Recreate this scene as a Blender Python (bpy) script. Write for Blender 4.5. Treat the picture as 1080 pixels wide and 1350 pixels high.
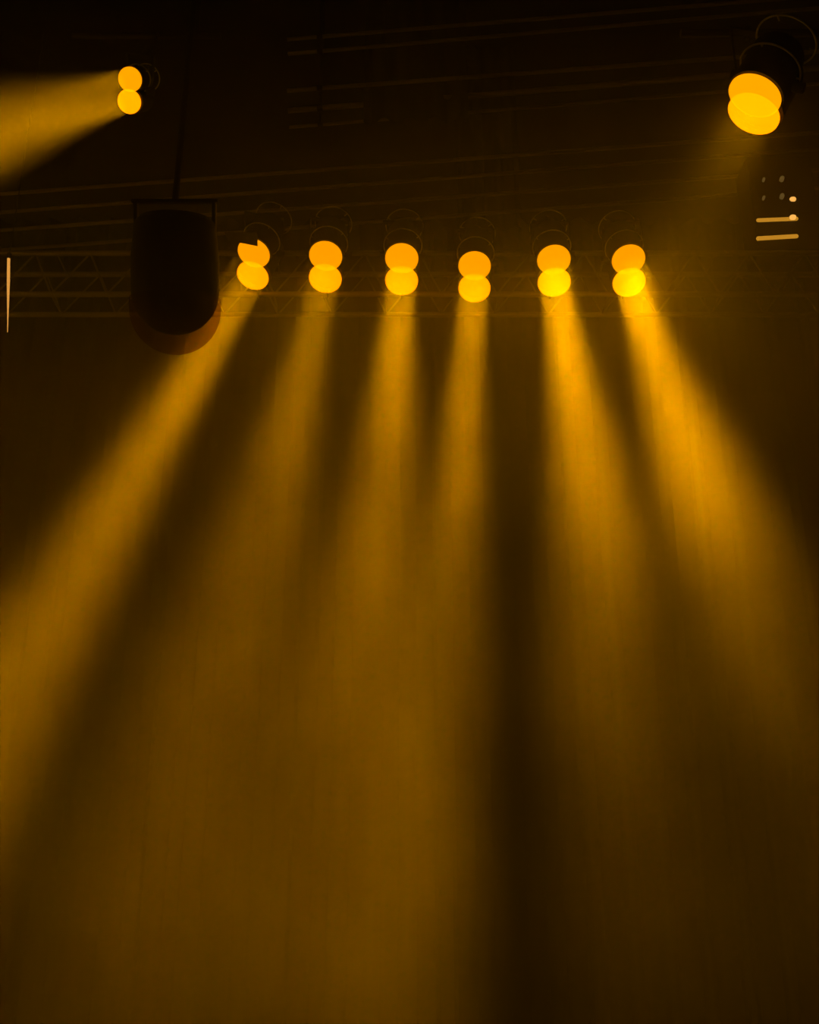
import bpy, bmesh, math, random
from mathutils import Vector, Matrix
random.seed(7)
S = bpy.context.scene
C = S.collection
for o in list(bpy.data.objects): bpy.data.objects.remove(o)

# ------------------------------------------------------------ camera
CAM = Vector((0, 0, 1.7)); PITCH = math.radians(22); F = 1500.0
FWD = Vector((0, math.cos(PITCH), math.sin(PITCH)))
UP = Vector((0, -math.sin(PITCH), math.cos(PITCH)))
RT = Vector((1, 0, 0))
cd = bpy.data.cameras.new('camera'); cam = bpy.data.objects.new('camera', cd); C.objects.link(cam)
cam.location = CAM; cam.rotation_euler = (math.pi/2 + PITCH, 0, 0)
cd.sensor_fit = 'HORIZONTAL'; cd.sensor_width = 36; cd.lens = 50; cd.clip_end = 100
S.camera = cam
def ray(x, y): return FWD + RT*((x-540)/F) - UP*((y-675)/F)
def at(x, y, Y):
    d = ray(x, y); return CAM + d*(Y/d.y)
def at_z(x, y, z):
    d = ray(x, y); return CAM + d*((z-CAM.z)/d.z)

# ------------------------------------------------------------ world, exposure
w = bpy.data.worlds.new('world'); S.world = w; w.use_nodes = True
w.node_tree.nodes['Background'].inputs[0].default_value = (0, 0, 0, 1)
w.node_tree.nodes['Background'].inputs[1].default_value = 0
S.view_settings.view_transform = 'Standard'; S.view_settings.look = 'None'
S.view_settings.exposure = 0; S.view_settings.gamma = 1
cy = S.cycles
cy.use_denoising = True
cy.volume_bounces = 2; cy.max_bounces = 5; cy.diffuse_bounces = 1; cy.glossy_bounces = 1
cy.volume_step_rate = .7; cy.volume_preview_step_rate = 1.0; cy.volume_max_steps = 128
cy.sample_clamp_direct = 0; cy.sample_clamp_indirect = 4; cy.transparent_max_bounces = 12

# ------------------------------------------------------------ lamps: beams in the haze
AMBER = (1.0, 0.39, 0.0)
GAIN = 2.5
def aim(o, d): o.rotation_euler = d.to_track_quat('-Z', 'Y').to_euler()
def spot(name, loc, d, power, size, blend=1.0, radius=.12, color=AMBER):
    l = bpy.data.lights.new(name, 'SPOT'); l.energy = power*GAIN; l.color = color
    l.spot_size = math.radians(size); l.spot_blend = blend; l.shadow_soft_size = radius
    o = bpy.data.objects.new(name, l); C.objects.link(o); o.location = loc; aim(o, d)
    o.visible_camera = False
    return o
def beam(name, loc, d, power, spread, r):
    l = bpy.data.lights.new(name, 'AREA'); l.shape = 'DISK'; l.size = 2*r; l.energy = power*BGAIN; l.color = AMBER
    l.spread = math.radians(spread)
    o = bpy.data.objects.new(name, l); C.objects.link(o); o.location = loc; aim(o, d); o.visible_camera = False
    return o
BGAIN = .021
HAZE = .065; HAZE_SCALE = 1.3; HAZE_VAR = .35; HAZE_TOP = 7.9; HAZE_SLOPE = .35; HAZE_THIN = .03; HAZE_LEFT = 2.1; HAZE_RIGHT = .3
PUFFS = [(tuple(at(915, 640, 7.6)), 1.0, .8), (tuple(at(760, 600, 7.6)), .7, .4), (tuple(at(0, 1050, 6.8)), 1.3, .4), (tuple(at(150, 1200, 6.6)), 2.4, .9), (tuple(at(985, 150, 5.0)), .7, .9)]  # last puff makes the right lamp's halo; lower-left ones added to lift brightness
Y0 = 8.2
# centre between the lens and its double (px), beam end (px, Y), power, cone
ROW = [
    ((336, 345), ((72, 800), 7.4), 610, 11.0),
    ((430, 349), ((300, 900), 7.0), 270, 15.0),
    ((530, 352), ((478, 1000), 6.8), 450, 13.5),
    ((626, 362), ((575, 1000), 6.8), 330, 9.5),
    ((730, 354), ((822, 900), 7.0), 800, 14.0),
    ((828, 354), ((985, 800), 7.1), 950, 16.0),
]
LIGHTS = []
for (p, (e, Ye), pw, cone) in ROW:
    P = at(p[0], p[1], Y0); E = at(e[0], e[1], Ye)
    LIGHTS.append((P, (E-P).normalized(), pw, cone))

# ------------------------------------------------------------ materials
def mat(name, col, rough=.6, metal=0.0, emis=None, estr=0, bump=0, bscale=30):
    m = bpy.data.materials.new(name); m.use_nodes = True; nt = m.node_tree
    b = nt.nodes['Principled BSDF']
    b.inputs['Roughness'].default_value = rough; b.inputs['Metallic'].default_value = metal
    n = nt.nodes.new('ShaderNodeTexNoise'); n.inputs['Scale'].default_value = bscale
    n.inputs['Detail'].default_value = 4
    tc = nt.nodes.new('ShaderNodeTexCoord'); nt.links.new(tc.outputs['Object'], n.inputs['Vector'])
    r = nt.nodes.new('ShaderNodeValToRGB')
    r.color_ramp.elements[0].color = (*[c*.75 for c in col], 1); r.color_ramp.elements[1].color = (*[min(1, c*1.2) for c in col], 1)
    nt.links.new(n.outputs['Fac'], r.inputs[0]); nt.links.new(r.outputs[0], b.inputs['Base Color'])
    if bump:
        bp = nt.nodes.new('ShaderNodeBump'); bp.inputs['Strength'].default_value = bump
        nt.links.new(n.outputs['Fac'], bp.inputs['Height']); nt.links.new(bp.outputs[0], b.inputs['Normal'])
    if emis:
        b.inputs['Emission Color'].default_value = (*emis, 1); b.inputs['Emission Strength'].default_value = estr
        m.cycles.emission_sampling = 'NONE'
    return m
M_BLACK = mat('black_powder_coat', (.012, .012, .012), .8)
M_RING = mat('bare_steel_rim', (.85, .82, .75), .5, .0)
M_TRUSS = mat('dull_aluminium', (.28, .26, .22), .6, .7)
M_PIPE = mat('dull_painted_steel', (.33, .3, .26), .6, .0)
M_DRAPE = mat('black_velvet', (.004, .004, .004), 1.0, bump=.3, bscale=80)
M_WALL = mat('black_wall_paint', (.006, .006, .006), .95)
M_FLOOR = mat('black_stage_deck', (.01, .01, .01), .7)
def glow(name, col, add=True):
    m = bpy.data.materials.new(name); m.use_nodes = True; nt = m.node_tree; nt.nodes.clear()
    out = nt.nodes.new('ShaderNodeOutputMaterial'); e = nt.nodes.new('ShaderNodeEmission')
    e.inputs[0].default_value = (*col, 1); e.inputs[1].default_value = 1
    if add:
        t = nt.nodes.new('ShaderNodeBsdfTransparent'); t.inputs[0].default_value = (.62, .62, .62, 1); a = nt.nodes.new('ShaderNodeAddShader')
        nt.links.new(e.outputs[0], a.inputs[0]); nt.links.new(t.outputs[0], a.inputs[1]); nt.links.new(a.outputs[0], out.inputs[0])
    else: nt.links.new(e.outputs[0], out.inputs[0])
    m.cycles.emission_sampling = 'NONE'
    return m
LT = 1.25
M_LENS_UP = glow('lit_amber_lens', (1.15*LT, .34*LT, 0), False)
M_LENS_LOW = glow('lit_lens_double', (1.15*LT, .26*LT, 0), True)  # for the repeated lower disc, see-through so the overlap brightens
M_LENS_HOT = glow('hot_yellow_lens', (1.2*LT, .31*LT, 0), True)
M_LED = glow('warm_indicator', (1.3, .62, .12), False)
M_STRIP = glow('amber_strip', (.62, .27, .02), False)
M_TUBE = glow('tube_glow', (.85, .36, .06), False)
M_DIM = glow('dim_meter', (.10, .06, .015), False)
m = bpy.data.materials.new('smoky_body_double'); m.use_nodes = True; nt = m.node_tree; nt.nodes.clear()
out = nt.nodes.new('ShaderNodeOutputMaterial'); t = nt.nodes.new('ShaderNodeBsdfTransparent'); t.inputs[0].default_value = (.7, .58, .5, 1)
g = nt.nodes.new('ShaderNodeBsdfGlossy'); g.inputs[0].default_value = (.04, .03, .02, 1); g.inputs['Roughness'].default_value = .5
a = nt.nodes.new('ShaderNodeAddShader'); nt.links.new(t.outputs[0], a.inputs[0]); nt.links.new(g.outputs[0], a.inputs[1]); nt.links.new(a.outputs[0], out.inputs[0])
M_SMOKY = m

# ------------------------------------------------------------ mesh helpers
def basis(d):
    d = d.normalized(); u = Vector((0, 0, 1)) if abs(d.z) < .95 else Vector((0, 1, 0))
    x = u.cross(d).normalized(); return x, d.cross(x).normalized(), d
def tube(bm, a, b, r, seg=12, r2=None):
    a = Vector(a); b = Vector(b); x, y, d = basis(b-a); r2 = r if r2 is None else r2
    ra = []; rb = []
    for k in range(seg):
        t = 2*math.pi*k/seg; v = x*math.cos(t)+y*math.sin(t)
        ra.append(bm.verts.new(a+v*r)); rb.append(bm.verts.new(b+v*r2))
    for k in range(seg):
        bm.faces.new((ra[k], ra[(k+1) % seg], rb[(k+1) % seg], rb[k]))
    bm.faces.new(ra[::-1]); bm.faces.new(rb)
def lathe(bm, o, d, prof, seg=40):
    """prof: (distance along d, radius)"""
    x, y, d = basis(d); rings = []
    for (h, r) in prof:
        if r < 1e-6: rings.append([bm.verts.new(o+d*h)])
        else: rings.append([bm.verts.new(o+d*h+(x*math.cos(2*math.pi*k/seg)+y*math.sin(2*math.pi*k/seg))*r) for k in range(seg)])
    for A, B in zip(rings, rings[1:]):
        for k in range(seg):
            j = (k+1) % seg
            if len(A) == 1 and len(B) == 1: continue
            if len(A) == 1: bm.faces.new((A[0], B[j], B[k]))
            elif len(B) == 1: bm.faces.new((A[k], A[j], B[0]))
            else: bm.faces.new((A[k], A[j], B[j], B[k]))
def torus(bm, o, d, R, r, seg=48, ms=8):
    x, y, d = basis(d); rr = []
    for k in range(seg):
        t = 2*math.pi*k/seg; v = x*math.cos(t)+y*math.sin(t)
        rr.append([bm.verts.new(o+v*(R+r*math.cos(2*math.pi*j/ms))+d*(r*math.sin(2*math.pi*j/ms))) for j in range(ms)])
    for k in range(seg):
        for j in range(ms):
            bm.faces.new((rr[k][j], rr[(k+1) % seg][j], rr[(k+1) % seg][(j+1) % ms], rr[k][(j+1) % ms]))
def box(bm, c, sx, sy, sz, X=Vector((1, 0, 0)), Yv=Vector((0, 1, 0)), Z=Vector((0, 0, 1)), bev=0.0):
    c = Vector(c); vs = []
    for i in (-1, 1):
        for j in (-1, 1):
            for k in (-1, 1): vs.append(bm.verts.new(c+X*(sx/2*i)+Yv*(sy/2*j)+Z*(sz/2*k)))
    fs = [(0, 1, 3, 2), (4, 6, 7, 5), (0, 4, 5, 1), (2, 3, 7, 6), (0, 2, 6, 4), (1, 5, 7, 3)]
    faces = [bm.faces.new([vs[i] for i in f]) for f in fs]
    if bev:
        es = list({e for f in faces for e in f.edges})
        bmesh.ops.bevel(bm, geom=es, offset=bev, segments=3, affect='EDGES')
def obj(name, bm, m, parent=None, smooth=True):
    bmesh.ops.recalc_face_normals(bm, faces=bm.faces)
    me = bpy.data.meshes.new(name)
    if parent is not None:
        root = parent
        off = Vector(root.location)
        while root.parent: root = root.parent; off += Vector(root.location)
        for v in bm.verts: v.co -= off
    bm.to_mesh(me); bm.free()
    if smooth:
        for p in me.polygons: p.use_smooth = True
        try: me.set_sharp_from_angle(angle=math.radians(35))
        except Exception: pass
    me.materials.append(m)
    o = bpy.data.objects.new(name, me); C.objects.link(o)
    if parent is not None: o.parent = parent
    return o
def thing(name, label, cat, loc, group=None):
    o = bpy.data.objects.new(name, None); C.objects.link(o); o.location = loc; o.empty_display_size = .1
    o['label'] = label; o['category'] = cat
    if group: o['group'] = group
    return o
def tag(o, label, cat, group=None):
    o['label'] = label; o['category'] = cat
    if group: o['group'] = group
    return o
def struct(name, c, s, m):
    bm = bmesh.new(); box(bm, c, *s); o = obj(name, bm, m, smooth=False); o['kind'] = 'structure'; return o

# ------------------------------------------------------------ the hall
CEIL = 12.0; BACK = 14.0
struct('floor', (0, 6, -.1), (20, 18, .2), M_FLOOR)
struct('ceiling', (0, 6, CEIL+.1), (20, 18, .2), M_WALL)
struct('wall_back', (0, BACK+1.1, CEIL/2), (20, .2, CEIL), M_WALL)
struct('wall_front', (0, -3.1, CEIL/2), (20, .2, CEIL), M_WALL)
struct('wall_left', (-10.1, 6, CEIL/2), (.2, 18, CEIL), M_WALL)
struct('wall_right', (10.1, 6, CEIL/2), (.2, 18, CEIL), M_WALL)

def drape(name, x0, x1, z0, z1, Y, folds, depth, label, pipe=True):
    bm = bmesh.new(); n = folds*10; fr = []; bk = []
    for i in range(n+1):
        u = i/n; x = x0+(x1-x0)*u; yy = Y+math.sin(u*folds*2*math.pi)*depth+math.sin(u*folds*4.7)*depth*.4
        fr.append((x, yy))
    for off, lst in ((0, 'f'), (.03, 'b')): pass
    rows = 6
    def grid(off):
        return [[bm.verts.new((x+random.uniform(-.004, .004), y+off, z0+(z1-z0)*r/rows)) for (x, y) in fr] for r in range(rows+1)]
    G = grid(0); H = grid(.03)
    for r in range(rows):
        for i in range(n):
            bm.faces.new((G[r][i], G[r][i+1], G[r+1][i+1], G[r+1][i])); bm.faces.new((H[r][i], H[r+1][i], H[r+1][i+1], H[r][i+1]))
        bm.faces.new((G[r][0], G[r+1][0], H[r+1][0], H[r][0])); bm.faces.new((G[r][n], H[r][n], H[r+1][n], G[r+1][n]))
    for i in range(n):
        bm.faces.new((G[0][i], H[0][i], H[0][i+1], G[0][i+1])); bm.faces.new((G[rows][i], G[rows][i+1], H[rows][i+1], H[rows][i]))
    return tag(obj(name, bm, M_DRAPE), label, 'curtain')
drape('stage_backdrop', -9.9, 9.9, .003, CEIL-.003, BACK, 46, .09, 'black velvet backdrop closing off the whole stage behind the haze')
a = at(482, 0, 9.6); b = at(618, 158, 9.6)
drape('masking_drape', a.x, b.x, b.z, CEIL-.003, 9.6, 4, .05, 'wide black masking drape hanging at the top centre above the pipes')
a = at(602, 160, 10.6); b = at(688, 300, 10.6)
drape('masking_drape', a.x, b.x, b.z, CEIL-.003, 10.6, 3, .05, 'narrow black masking drape hanging behind the truss between the fourth and fifth lamps')

# ------------------------------------------------------------ ceiling pipes
PZ = 9.9
lines = [  # left (x,y), right (x,y), z, radius, label
    (((440, 47), (950, 5)), 10.9, .02, 'topmost thin ceiling pipe, crossing the upper edge of the picture'),
    (((440, 66), (950, 22)), 10.9, .02, 'thin ceiling pipe second from the top'),
    (((440, 115), (955, 77)), 10.4, .022, 'ceiling pipe just above the brightest one, level with the glowing right hand lamp'),
    (((440, 141), (950, 100)), 10.4, .03, 'thickest and brightest ceiling pipe, running toward the glowing right hand lamp'),
    (((440, 163), (950, 121)), 10.4, .018, 'thin ceiling pipe just below the brightest one'),
    (((105, 248), (914, 187)), 9.5, .02, 'upper ceiling pipe of the four directly above the lamp row'),
    (((105, 272), (866, 213)), 9.5, .02, 'second pipe down of the four directly above the lamp row'),
    (((105, 296), (866, 240)), 9.2, .02, 'third pipe down of the four directly above the lamp row'),
    (((105, 322), (973, 256)), 9.2, .02, 'lowest ceiling pipe, just above the ring tops of the lamp row'),
]
for ((l, r), z, rad, lab) in lines:
    A = at_z(*l, z); B = at_z(*r, z); d = (B-A).normalized()
    # carried out to the side walls; the upper ones stop short of the left side
    P0 = A + d*((-9.99-A.x)/d.x) if l[0] < 200 else A - d*.5; P1 = A + d*((9.99-A.x)/d.x)
    root = thing('ceiling_pipe', lab, 'pipe', (P0+P1)/2, 'ceiling pipes above the lamp row')
    bm = bmesh.new(); tube(bm, P0, P1, rad, 14); obj('pipe', bm, M_PIPE, root)
    k = 0
    x = -7.0 if l[0] < 200 else P0.x+.35
    while x < 9:
        q = A + d*((x-A.x)/d.x)
        bm = bmesh.new(); tube(bm, q, (q.x, q.y, CEIL), .006, 6); obj('hanger_rod', bm, M_BLACK, root)
        bm = bmesh.new(); tube(bm, q-d*.03, q+d*.03, rad+.012, 14); obj('hanger_collar', bm, M_BLACK, root)
        x += 12.0 if l[0] < 200 else 5.5

# ------------------------------------------------------------ the box truss
YF = 8.5; DY = .33
zt = at(540, 334, YF).z; zb = at(540, 388, YF).z
XL, XR = -6.4, 6.4
tr = thing('lighting_truss', 'long horizontal aluminium box truss with zigzag bracing that carries the row of six lamps', 'truss', (0, YF+DY/2, zb))
for yy in (YF, YF+DY):
    for zz in (zt, zb):
        bm = bmesh.new(); tube(bm, (XL, yy, zz), (XR, yy, zz), .024, 14); obj('chord', bm, M_TRUSS, tr)
PAN = .487; x_off = at(876, 388, YF).x
def px_panels():
    k = math.ceil((XL+.02-x_off)/PAN); out = []
    while x_off+(k+1)*PAN < XR: out.append(x_off+k*PAN); k += 1
    return out
for yy in (YF, YF+DY):
    for x in px_panels():
        if abs(x) > 4.1: continue
        bm = bmesh.new(); tube(bm, (x, yy, zb), (x+PAN*.62, yy, zt), .0085, 8); obj('diagonal_brace', bm, M_TRUSS, tr)
        bm = bmesh.new(); tube(bm, (x+PAN*.62, yy, zt), (x+PAN, yy, zb), .0085, 8); obj('diagonal_brace', bm, M_TRUSS, tr)
for x in px_panels()[::2]:
    for zz in (zt, zb):
        bm = bmesh.new(); tube(bm, (x, YF, zz), (x, YF+DY, zz), .0085, 8); obj('cross_brace', bm, M_TRUSS, tr)
for x in (-5.2, 5.2):
    bm = bmesh.new(); tube(bm, (x, YF+DY/2, zt-.02), (x, YF+DY/2, CEIL-.01), .012, 8); tube(bm, (x, YF-.03, zt+.03), (x, YF+DY+.03, zt+.03), .02, 10)
    obj('rigging_strop', bm, M_BLACK, tr)

# ------------------------------------------------------------ lamps, each lens built twice for the doubled image
R0 = .140
def dome(o, d, r, h, seg=44):
    bm = bmesh.new(); prof = [(0, r)]
    for k in range(1, 9):
        t = k/8*math.pi/2; prof.append((h*math.sin(t), r*math.cos(t) if k < 8 else 0))
    prof = [(-.012, 0), (-.012, r)] + prof
    lathe(bm, o, d, prof, seg); return bm
def lamp(label, group, p, Y, axis, pw, cone, sep_px=26.0, r=R0, mixv=.5, hot=False, up_dir=None, bar=None,
         clamp=None, notch=False, light2=.35, fill=6, fill_size=165, rings=(.18, .52), dome_h=.35, light_w=1.0, fill_aim=Vector((0, 0, 0)), tilt=None):
    P = at(p[0], p[1], Y); view = (CAM-P).normalized()
    n = (axis*mixv + view*(1-mixv)).normalized()
    if tilt:                              # lens face turned off the line of sight by an angle
        sr = view.cross(UP).normalized(); su = sr.cross(view).normalized()
        if sr.x < 0: sr = -sr
        if su.z < 0: su = -su
        n = view*math.cos(math.radians(tilt[0])) + (sr*tilt[1]+su*tilt[2]).normalized()*math.sin(math.radians(tilt[0]))
    scr_up = n.cross(view.cross(UP)).normalized()
    if scr_up.dot(UP) < 0: scr_up = -scr_up
    if up_dir is not None: scr_up = (up_dir - n*up_dir.dot(n)).normalized()
    dist = (P-CAM).length
    vis = (scr_up - view*scr_up.dot(view)).length
    sep = sep_px/F*dist/vis
    U = P + scr_up*sep/2; L = P - scr_up*sep/2
    mount = clamp if clamp is not None else Vector((P.x, YF, zb))
    root = thing('stage_lamp', label, 'lamp', (P.x, P.y, P.z), group)
    # housing: can doubled along with the lens, rear caps
    Lb = rings[1]
    bm = bmesh.new()
    for c, rr in ((U, r*1.04), (L, r*1.04)):
        lathe(bm, c, -n, [(0, 0), (.013, rr*.98), (-.012, rr*1.02), (.03, rr*1.02), (.05, rr*.99), (Lb*.72, rr*.97), (Lb*.78, rr*.9), (Lb*.8, rr*.6), (Lb*.8, 0)], 40)
    hs = obj('housing', bm, M_BLACK, root)
    bm = dome(U+n*.034, n, r, r*dome_h); obj('upper_lens', bm, M_LENS_UP, hs)['label'] = 'glowing orange upper lens'
    bm = dome(L+n*(.04+r*dome_h), n, r, r*dome_h); obj('lower_lens_double', bm, M_LENS_HOT if hot else M_LENS_LOW, hs)['label'] = 'glowing yellow lower disc, doubled image of the lens'  # added second disc, repeats the lens as a double exposure would
    for c in rings:
        bm = bmesh.new(); q = U + n*0 - n*c + scr_up*0.0
        torus(bm, q, n, r*1.16, .0055)
        for k in range(3):
            x_, y_, d_ = basis(n); v = x_*math.cos(k*2.1+.5)+y_*math.sin(k*2.1+.5)
            tube(bm, q+v*r*.9, q+v*r*1.16, .005, 6)
        obj('guard_ring', bm, M_RING, hs)['label'] = 'thin bare steel ring around the housing'
    # yoke
    side = n.cross(scr_up).normalized(); mid = P - n*(Lb*.36)
    top = Vector((P.x, P.y, P.z)) - n*(Lb*.36) + Vector((0, 0, .34))
    bm = bmesh.new()
    for s in (-1, 1):
        a_ = mid+side*s*(r*1.2); b_ = Vector((top.x, top.y, top.z))+side*s*(r*1.2)
        ax = (b_-a_).normalized(); box(bm, (a_+b_)/2, .014, (b_-a_).length, .05, side, ax, side.cross(ax), .003)
        tube(bm, a_-side*s*.03, a_+side*s*.03, .03, 14)
    box(bm, top, r*2.4+.014, .014, .05, side, Vector((0, 0, 1)), side.cross(Vector((0, 0, 1))).normalized(), .003)
    obj('yoke', bm, M_BLACK, root)
    bm = bmesh.new(); box(bm, (top+mount)/2, .03, .03, (mount-top).length, *(lambda X, Yv, Z: (X, Yv, Z))(*basis(mount-top)), bev=.004)
    torus(bm, mount, Vector((1, 0, 0)), .034, .010, 20, 8)
    obj('hook_clamp', bm, M_BLACK, root)
    if notch:
        # folded shutter blade cutting into the top of the discs
        for c, nm in ((U, 0), (L, 1)):
            X = RT; o_ = c + n*(r*dome_h+.045)
            s = F/dist
            pts = [(-24, 19), (-21.5, 15.5), (-10, 15.2), (11, 11), (12.5, 16), (15, 21), (15.5, 27), (-24, 27)]
            if nm == 1: continue
            bm = bmesh.new(); fr = []; bk = []
            sy = (UP - n*UP.dot(n)).normalized()
            for (a_, b_) in pts:
                v = o_ + X*(a_/s) + sy*(b_/s/vis)
                fr.append(bm.verts.new(v)); bk.append(bm.verts.new(v-n*.004))
            bm.faces.new(fr); bm.faces.new(bk[::-1])
            for k in range(len(fr)): bm.faces.new((fr[k], bk[k], bk[(k+1) % len(fr)], fr[(k+1) % len(fr)]))
            obj('shutter_blade', bm, M_BLACK, hs, smooth=False)['label'] = 'bent black shutter blade biting into the top of the lens'
    lt = []
    lt.append(beam('beam_light', L + n*(2*r*dome_h+.05) + axis*.06, axis, pw*light_w, cone*1.3, r*.95))
    if light2: lt.append(beam('beam_light', U + n*(2*r*dome_h+.05) + axis*.06, axis, pw*light2, cone*1.3, r*.95))
    if fill: lt.append(spot('haze_fill_light', P + n*(r*dome_h+.10), (axis+view*.35+fill_aim).normalized(), fill, fill_size, 1.0, .03))  # added wide spot, aimed apart from the beam to brighten the haze
    for l in lt: l.parent = root; l.location = l.location - root.location
    return root
POS = ['leftmost lamp of the row of six, top lens notched, beam slanting left',
       'second lamp from the left in the row of six, dim beam leaning left',
       'third lamp from the left in the row of six, medium beam falling nearly straight',
       'fourth lamp in the row, smallest and lowest hung, with a narrow thin beam',
       'fifth lamp in the row of six, bright yellow beam falling almost straight down',
       'rightmost lamp of the row of six, strongest beam, leaning right']
for i, (p, e, pw, cone) in enumerate(ROW):
    P, ax, _, _ = LIGHTS[i]
    rr = R0*(.97 if i == 3 else 1)
    lamp(POS[i], 'lamps hung along the truss', p, Y0, ax, pw, cone, sep_px=26, r=rr, mixv=.8, dome_h=.15, hot=(i >= 4), notch=(i == 0),
         fill_aim=Vector(((.8, -.1, 0, 0, -.2, .6)[i], 0, 0)), fill=(6, 14, 3, 3.5, 11, 17)[i], fill_size=(50, 76, 140, 110, 150, 130)[i])
# upper right lamp, nearer
P = at(998, 135, 5.0); E = at(850, 420, 5.6)
tz = Vector((P.x+.1, P.y+.25, P.z+.75))
lamp('big glowing lamp alone at the upper right, tilted discs with a soft halo', None, (998, 132), 5.0, (E-P).normalized(), 120, 46,
     sep_px=18, r=.149, tilt=(49, -.52, -.85), dome_h=.06, hot=False, clamp=tz, light2=.3, fill=3.5, rings=(.18, .4))
PR = thing('lamp_pipe', 'black pipe holding the single lamp at the upper right', 'pipe', tz)
bm = bmesh.new(); tube(bm, (tz.x-.4, tz.y, tz.z), (tz.x+.9, tz.y, tz.z), .024, 14); obj('pipe', bm, M_BLACK, PR)
bm = bmesh.new(); tube(bm, (tz.x+.5, tz.y, tz.z), (tz.x+.5, tz.y, CEIL), .02, 10); obj('drop_pipe', bm, M_BLACK, PR)
# upper left lamp
P = at(172, 119, 7.0); E = at(-60, 185, 6.6)
tz = Vector((P.x+.15, P.y+.1, P.z+.65))
lamp('small lamp alone at the upper left, throwing its beam out of the left side', None, (173, 119), 7.0, (E-P).normalized(), 6800, 23,
     sep_px=25, r=.092, tilt=(18, -1, -.2), dome_h=.15, clamp=tz, light2=.8, fill=.4, rings=(.15, .4))
PL = thing('lamp_pipe', 'black pipe holding the single lamp at the upper left', 'pipe', tz)
bm = bmesh.new(); tube(bm, (tz.x-.7, tz.y, tz.z), (tz.x+.5, tz.y, tz.z), .024, 14); obj('pipe', bm, M_BLACK, PL)
bm = bmesh.new(); tube(bm, (tz.x+.3, tz.y, tz.z), (tz.x+.3, tz.y, CEIL), .02, 10); obj('drop_pipe', bm, M_BLACK, PL)

# ------------------------------------------------------------ hanging dark round-bottomed fixture
Yd = 5.6
c = at(231, 384, Yd); c2 = at(231, 408, Yd-.02); s = F/(c-CAM).length
rd = 55/s
root = thing('hanging_effect_lamp', 'big unlit black round-bottomed fixture hanging in front of the leftmost beam', 'lamp', c)
def capsule(o, r, top, seg=48):
    bm = bmesh.new(); prof = [(-r, 0)]
    for k in range(1, 13):
        t = k/12*math.pi/2; prof.append((-r*math.cos(t), r*math.sin(t)))
    prof += [(top*.5, r), (top, r*.93), (top+.03, r*.8), (top+.03, 0)]
    lathe(bm, o, UP, prof, seg); return bm
bm = capsule(c, rd, rd*1.55)
obj('body', bm, M_BLACK, root)
bm = bmesh.new(); prof = []
r2 = rd*1.03
for k in range(0, 13):
    t = k/12*math.pi/2; prof.append((-r2*math.cos(t), r2*math.sin(t)))
prof += [(0.06, r2)]
lathe(bm, c2, UP, prof, 48)  # see-through repeat of the body's bottom, shifted lower as a double exposure
obj('body_double_dome', bm, M_SMOKY, root)['label'] = 'translucent brown dome, doubled image of the round black bottom'
tp = c + UP*(rd*1.55+.03)
bm = bmesh.new()
for s_ in (-1, 1):
    box(bm, tp+RT*s_*rd*.9-UP*rd*.3, .02, .05, rd*1.4, RT, FWD, UP, .004)
box(bm, tp+UP*rd*.4, rd*2, .05, .02, RT, FWD, UP, .004)
obj('yoke', bm, M_BLACK, root)
bm = bmesh.new(); q = tp+UP*rd*.4; tube(bm, q, (q.x, q.y, CEIL), .02, 10); obj('drop_pipe', bm, M_BLACK, root)

# ------------------------------------------------------------ rack with indicators on the truss
c = at(1026, 275, YF+.16); s = F/(c-CAM).length; Wk = 78/s; Hk = at(1026, 222, YF+.16).z-(zt+.024)
cz = zt+.024+Hk/2
root = thing('dimmer_rack', 'dark dimmer rack with lit strips standing on the right end of the truss', 'electrical rack', (c.x, YF+.165, zt+.024))
bm = bmesh.new(); box(bm, (c.x, YF+.165, cz), Wk, .36, Hk, bev=.01); obj('cabinet', bm, M_BLACK, root)
yf = YF+.165-.18-.004
def bar_(name, x0, y0, x1, y1, rad, m, lab=None):
    A = at(x0, y0, yf); B = at(x1, y1, yf); bm = bmesh.new()
    d = (B-A).normalized(); rr = rad/s
    prof = [(-rr, 0)]+[(-rr*math.cos(t*math.pi/8), rr*math.sin(t*math.pi/8)) for t in range(1, 5)]
    Ln = (B-A).length
    prof += [(Ln+rr*math.sin(t*math.pi/8), rr*math.cos(t*math.pi/8)) for t in range(0, 4)]+[(Ln+rr, 0)]
    lathe(bm, A, d, prof, 16); o = obj(name, bm, m, root)
    if lab: o['label'] = lab
bar_('light_strip', 1000, 290.5, 1050, 288.5, 2.4, M_STRIP, 'upper glowing amber strip')
bar_('light_strip', 1000, 314.5, 1050, 311.5, 2.6, M_STRIP, 'lower glowing amber strip')
bar_('indicator_light', 1044.6, 262.7, 1046.4, 262.7, 3.0, M_LED, 'bright round indicator above the strips')
yf -= .03
bar_('indicator_light', 1044.6, 286.5, 1046.4, 286.5, 3.2, M_LED, 'bright round indicator at the end of the upper strip')
yf += .03
for (x, y, k) in ((1031, 236, 2.6), (1031, 259, 2.6), (1007, 237, 1.6), (1007, 261, 1.6)):
    bar_('meter_light', x-.5, y+1.5, x+.5, y-1.5, k, M_DIM, 'faint dim meter light')

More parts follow.
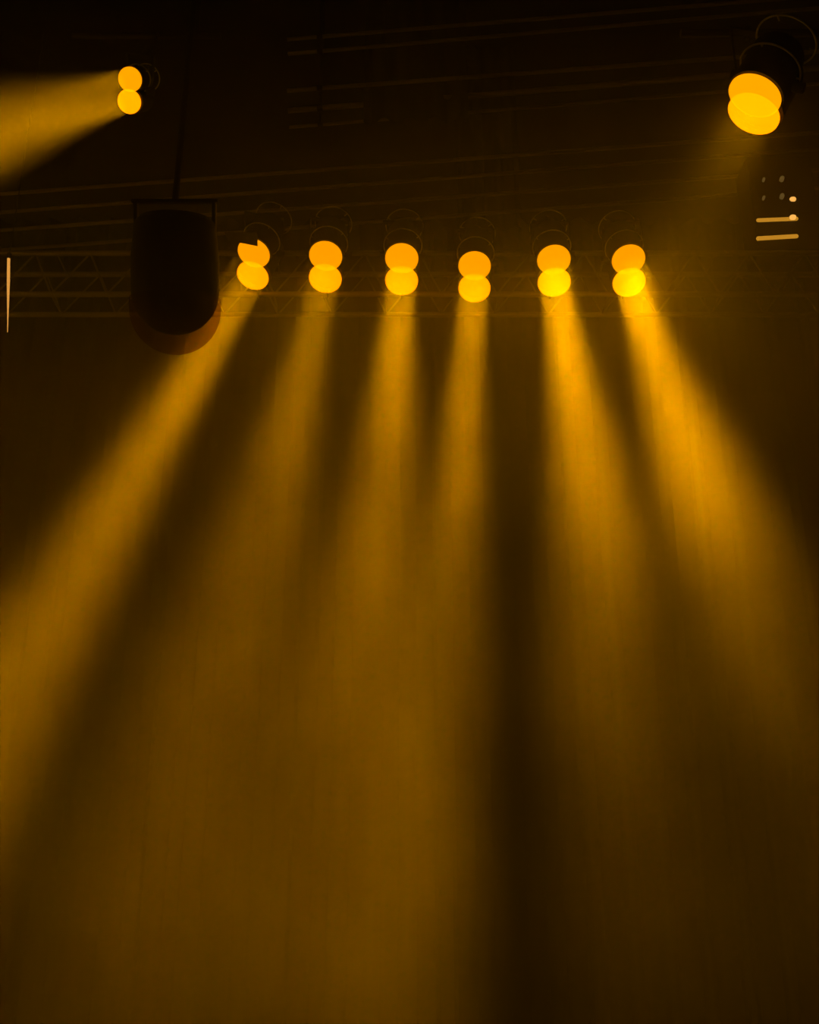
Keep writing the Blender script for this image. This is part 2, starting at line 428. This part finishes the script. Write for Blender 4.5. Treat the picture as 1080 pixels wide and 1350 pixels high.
# ------------------------------------------------------------ thin light tube at the far left
Yt = 8.2
A = at(10, 438, Yt); B = at(11.5, 341, Yt); s = F/(A-CAM).length
root = thing('tube_light', 'thin vertical glowing tube hanging at the far left edge', 'light', B)
J = A.lerp(B, .72)
bm = bmesh.new(); tube(bm, A, J, .4/s, 12, 2.0/s); tube(bm, J, J+(B-A)*.02, 1.1/s, 12); obj('lower_tube', bm, M_TUBE, root)
bm = bmesh.new(); tube(bm, J+(B-A)*.015, B, 1.9/s, 12, 1.9/s); obj('upper_tube', bm, M_TUBE, root)
bm = bmesh.new(); tube(bm, B, (B.x, B.y, B.z+.05), .02, 12); tube(bm, (B.x, B.y, B.z+.04), (B.x, B.y, CEIL), .004, 6); obj('hanging_wire', bm, M_BLACK, root)

# ------------------------------------------------------------ haze
bm = bmesh.new(); box(bm, (0, 5.4, CEIL/2), 19.8, 16.6, CEIL-.04)
hz = obj('haze', bm, M_WALL, smooth=False); hz['kind'] = 'stuff'
tag(hz, 'golden theatrical smoke haze filling the air under the lamps', 'haze')
m = bpy.data.materials.new('haze_volume'); m.use_nodes = True; nt = m.node_tree; nt.nodes.clear()
out = nt.nodes.new('ShaderNodeOutputMaterial'); v = nt.nodes.new('ShaderNodeVolumeScatter')
v.inputs['Color'].default_value = (1, 1, 1, 1); v.inputs['Density'].default_value = .06; v.inputs['Anisotropy'].default_value = .3
nt.links.new(v.outputs[0], out.inputs['Volume'])
def nn(op, a, b=None, c=None, clamp=False):
    n = nt.nodes.new('ShaderNodeMath'); n.operation = op; n.use_clamp = clamp
    for i, q in enumerate((a, b, c)):
        if q is None: continue
        if isinstance(q, (int, float)): n.inputs[i].default_value = q
        else: nt.links.new(q, n.inputs[i])
    return n.outputs[0]
def smooth(val, lo, hi, a=0.0, b=1.0):
    n = nt.nodes.new('ShaderNodeMapRange'); n.interpolation_type = 'SMOOTHSTEP'
    nt.links.new(val, n.inputs[0]) if not isinstance(val, (int, float)) else None
    for i, q in zip((1, 2, 3, 4), (lo, hi, a, b)): n.inputs[i].default_value = q
    return n.outputs[0]
tc = nt.nodes.new('ShaderNodeTexCoord'); sp = nt.nodes.new('ShaderNodeSeparateXYZ'); nt.links.new(tc.outputs['Object'], sp.inputs[0])
X, Yc, Z = sp.outputs
noise = nt.nodes.new('ShaderNodeTexNoise'); noise.inputs['Scale'].default_value = HAZE_SCALE
noise.inputs['Detail'].default_value = 3; noise.inputs['Roughness'].default_value = .6
mp = nt.nodes.new('ShaderNodeMapping'); mp.inputs['Scale'].default_value = (1, 1, .75); mp.inputs['Location'].default_value = (3.3, 1.2, .4)
nt.links.new(tc.outputs['Object'], mp.inputs[0]); nt.links.new(mp.outputs[0], noise.inputs['Vector'])
cloud = smooth(noise.outputs['Fac'], .3, .72, 1-HAZE_VAR, 1+HAZE_VAR)
# haze bank rising from left to right, thinned above to darken the top
top = nn('SUBTRACT', Z, nn('MULTIPLY', X, HAZE_SLOPE))
layer = smooth(top, HAZE_TOP-1.6, HAZE_TOP+.9, 1.0, HAZE_THIN)
low = smooth(Z, 2.4, 6.2, 1.0, 0.0)
side = nn('MULTIPLY_ADD', nn('MULTIPLY', smooth(X, -2.6, 2.0, HAZE_LEFT, HAZE_RIGHT), 1.0), low, nn('SUBTRACT', 1.0, low))
dens = nn('MULTIPLY', nn('MULTIPLY', nn('MULTIPLY', cloud, layer), nn('MULTIPLY', side, smooth(Z, .5, 4.0, .5, 1.0))), smooth(Yc, 3.4, 6.6, .06, 1.0))  # density weighted by side, height and depth to set where haze glows
for (c, rad, amt) in PUFFS:
    vm = nt.nodes.new('ShaderNodeVectorMath'); vm.operation = 'DISTANCE'
    nt.links.new(tc.outputs['Object'], vm.inputs[0]); vm.inputs[1].default_value = c
    dens = nn('ADD', dens, nn('MULTIPLY', smooth(vm.outputs['Value'], rad*.15, rad, amt, 0.0), cloud))
nt.links.new(nn('MULTIPLY', dens, HAZE), v.inputs['Density'])
hz.data.materials.clear(); hz.data.materials.append(m)
